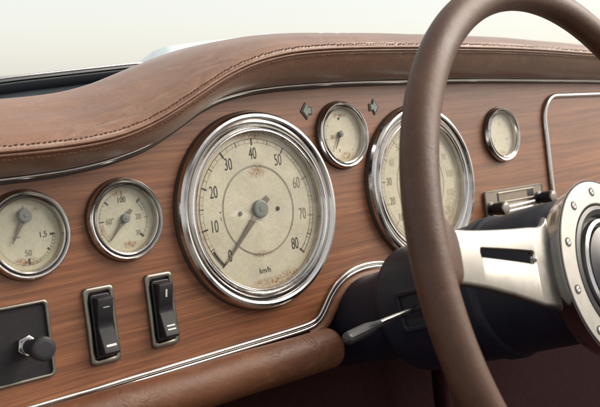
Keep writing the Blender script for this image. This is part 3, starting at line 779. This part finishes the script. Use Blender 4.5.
# ------------------------------------------------------------------ windscreen base and what stands outside
UW = [-6 + .1 * i for i in range(171)]
WV = [(-6.0, 1.30), (-4.5, 1.60), (-2.747, 1.838), (-1.998, 1.918), (-1.385, 1.98), (-.947, 2.022), (-.45, 2.05), (.5, 2.07), (1.5, 2.06), (4, 1.98), (7, 1.8), (11, 1.4)]
def wv(u): return interp([p[0] for p in WV], [p[1] for p in WV], u)
ws = thing('windshield', 'clear windshield standing in a dark rubber and chrome base behind the leather pad', 'windshield', (0, 2.0, -1.8))
WB = (0, 2.0, -1.8)
def wsp(name, mb, mats, **kw): return mesh_obj(name, mb, mats, (0, 0, 0), ws, WB, **kw)
m = MB(); sec = [(-.62, -1.0), (-.35, -.55), (-.16, -.10), (-.085, .05), (-.075, .055), (-.065, -.0), (-.05, -.0), (-.035, .03), (-.01, .02), (0, -.04), (-.02, -.1)]
m.grid([[(u, wv(u) + dv if j > 1 else wv(u) + dv + (.0), -1.8 + dn + (1.35 if j == 0 else .55 if j == 1 else 0)) for j, (dv, dn) in enumerate([(-.45, 0), (-.33, 0)] + sec[2:])] for u in UW])
wsp('base_gasket', m, 'gasket', sharp=50)
m = MB(); m.tube([(u, wv(u) - .068, -1.775) for u in UW], .014, 8)
wsp('gasket_lip', m, 'gasket_dark')
m = MB(); m.tube([(u, wv(u) + .008, -1.80) for u in UW], .018, 10)
wsp('chrome_strip', m, 'chrome')
m = MB(); m.grid([[(u, wv(u) + t * 3.6, -1.82 + t * 1.9) for t in (0, .25, .5, .75, 1)] for u in UW[::5]])
m.grid([[(u, wv(u) + t * 3.6 + .04, -1.88 + t * 1.9) for t in (0, .25, .5, .75, 1)] for u in UW[::5]])
wsp('glass_pane', m, 'wind', sharp=80)
bon = thing('car_bonnet', 'pale blue car bonnet edge just visible beyond the windshield above the leather pad', 'bonnet', (1.5, 1.6, -3))
m = MB(); rows = []
for n in [-2.0 - .35 * i for i in range(24)]:
    rows.append([(u, 1.62 + .0 * u + (-1.8 - n) * .165 - .012 * (u - 1.5) ** 2, n) for u in [-6 + .5 * i for i in range(31)]])
m.grid(rows)
mesh_obj('bonnet_skin', m, 'paleblue', (0, 0, 0), bon, (1.5, 1.6, -3), sharp=60)
m = MB(); rows = []
for u, k in ((.70, 0), (.76, .5), (.95, 1), (1.3, 1), (1.8, 1), (2.4, 1), (3.2, 1), (3.6, .5), (3.8, 0)):
    rows.append([(u, 2.0 + (.745 + .12 * (u - .96)) * k * c, -4 + n) for n, c in ((0.9, 0), (.5, .45), (.2, .85), (0, 1), (-.4, .98), (-1.2, .8), (-2.4, .2))])
m.grid(rows)
mesh_obj('air_scoop', m, 'paleblue', (0, 0, 0), bon, (1.5, 1.6, -3), sharp=60)

# ------------------------------------------------------------------ footwell
def struct(name, mb, mt, origin=(0, 0, 0)):
    o = mesh_obj(name, mb, mt, (0, 0, 0)); o.matrix_world = Matrix.Translation(G @ Vector(origin) * S) @ G.to_4x4(); o['kind'] = 'structure'; return o
m = MB(); m.grid([[(u, -1.5, -2.8), (u, -4, -2.9), (u, -6.5, -2.6), (u, -7.2, -1.5), (u, -7.4, 2), (u, -7.0, 9)] for u in (-7, -2, 2, 6, 12)])
m.tube([(4.8, -1.4, -2.2), (4.75, -4, -2.2), (4.7, -7, -2.0)], .16, 12)
struct('floor', m, 'carpet')

m = MB(); m.grid([[(x, y, 0) for x in (-6000, -60, 0, 60, 6000)] for y in (-6000, -60, 0, 60, 6000)])
gm = plain_mat('pale_concrete', (.15, .142, .13), .8, .2, scale=3)
o = mesh_obj('ground', m, gm, (0, 0, 0)); o.location = (0, 0, -1.0); o['kind'] = 'structure'

# ------------------------------------------------------------------ world, sun, camera
SUN_EL, SUN_AZ = math.radians(38), math.radians(116)
w = bpy.data.worlds.new('World'); scene.world = w; w.use_nodes = True
nt = w.node_tree; nt.nodes.clear()
sky = nt.nodes.new('ShaderNodeTexSky'); sky.sky_type = 'NISHITA'; sky.sun_disc = False
sky.sun_elevation = SUN_EL; sky.sun_rotation = SUN_AZ; sky.air_density = .8; sky.dust_density = 2.0; sky.ozone_density = .3
bg = nt.nodes.new('ShaderNodeBackground'); bg.inputs[1].default_value = .13
wo = nt.nodes.new('ShaderNodeOutputWorld'); 
veil = nt.nodes.new('ShaderNodeMix'); veil.data_type = 'RGBA'; veil.inputs[0].default_value = .8     # thin even cloud over the clear sky
veil.inputs[7].default_value = (3.0, 2.84, 2.58, 1); nt.links.new(sky.outputs[0], veil.inputs[6]); nt.links.new(veil.outputs[2], bg.inputs[0]); nt.links.new(bg.outputs[0], wo.inputs[0])
sl = bpy.data.lights.new('sun', 'SUN'); sl.energy = 2.3; sl.angle = math.radians(45); sl.color = (1, .92, .80)
so = bpy.data.objects.new('sun', sl); COL.objects.link(so)
# light travels from the sun: azimuth measured clockwise from +Y, as the sky texture does
sd = Vector((math.sin(SUN_AZ) * math.cos(SUN_EL), math.cos(SUN_AZ) * math.cos(SUN_EL), math.sin(SUN_EL)))
so.rotation_euler = sd.to_track_quat('Z', 'Y').to_euler(); so.location = sd * 3

RC_ = Matrix(((0.74991742, -0.11830622, 0.65086673), (0.1056385, 0.99266937, 0.05871987), (-0.65304239, 0.02472153, 0.75691775)))
CT = Vector((-2.13885005e-02, 5.97838092e-03, -10.0))
cp = RC_.transposed() @ (-CT)
cam = bpy.data.cameras.new('camera'); co = bpy.data.objects.new('camera', cam); COL.objects.link(co)
co.matrix_world = Matrix.Translation(G @ cp * S) @ (G @ RC_.transposed()).to_4x4()
cam.sensor_width = 36; cam.lens = 823.3066 / 600 * 36; cam.clip_start = .01; cam.clip_end = 500
cam.dof.use_dof = True; cam.dof.focus_distance = .66; cam.dof.aperture_fstop = 13
scene.camera = co
scene.view_settings.view_transform = 'Standard'; scene.view_settings.look = 'None'
scene.view_settings.exposure = 1.25; scene.view_settings.gamma = 1
scene.render.engine = 'CYCLES'
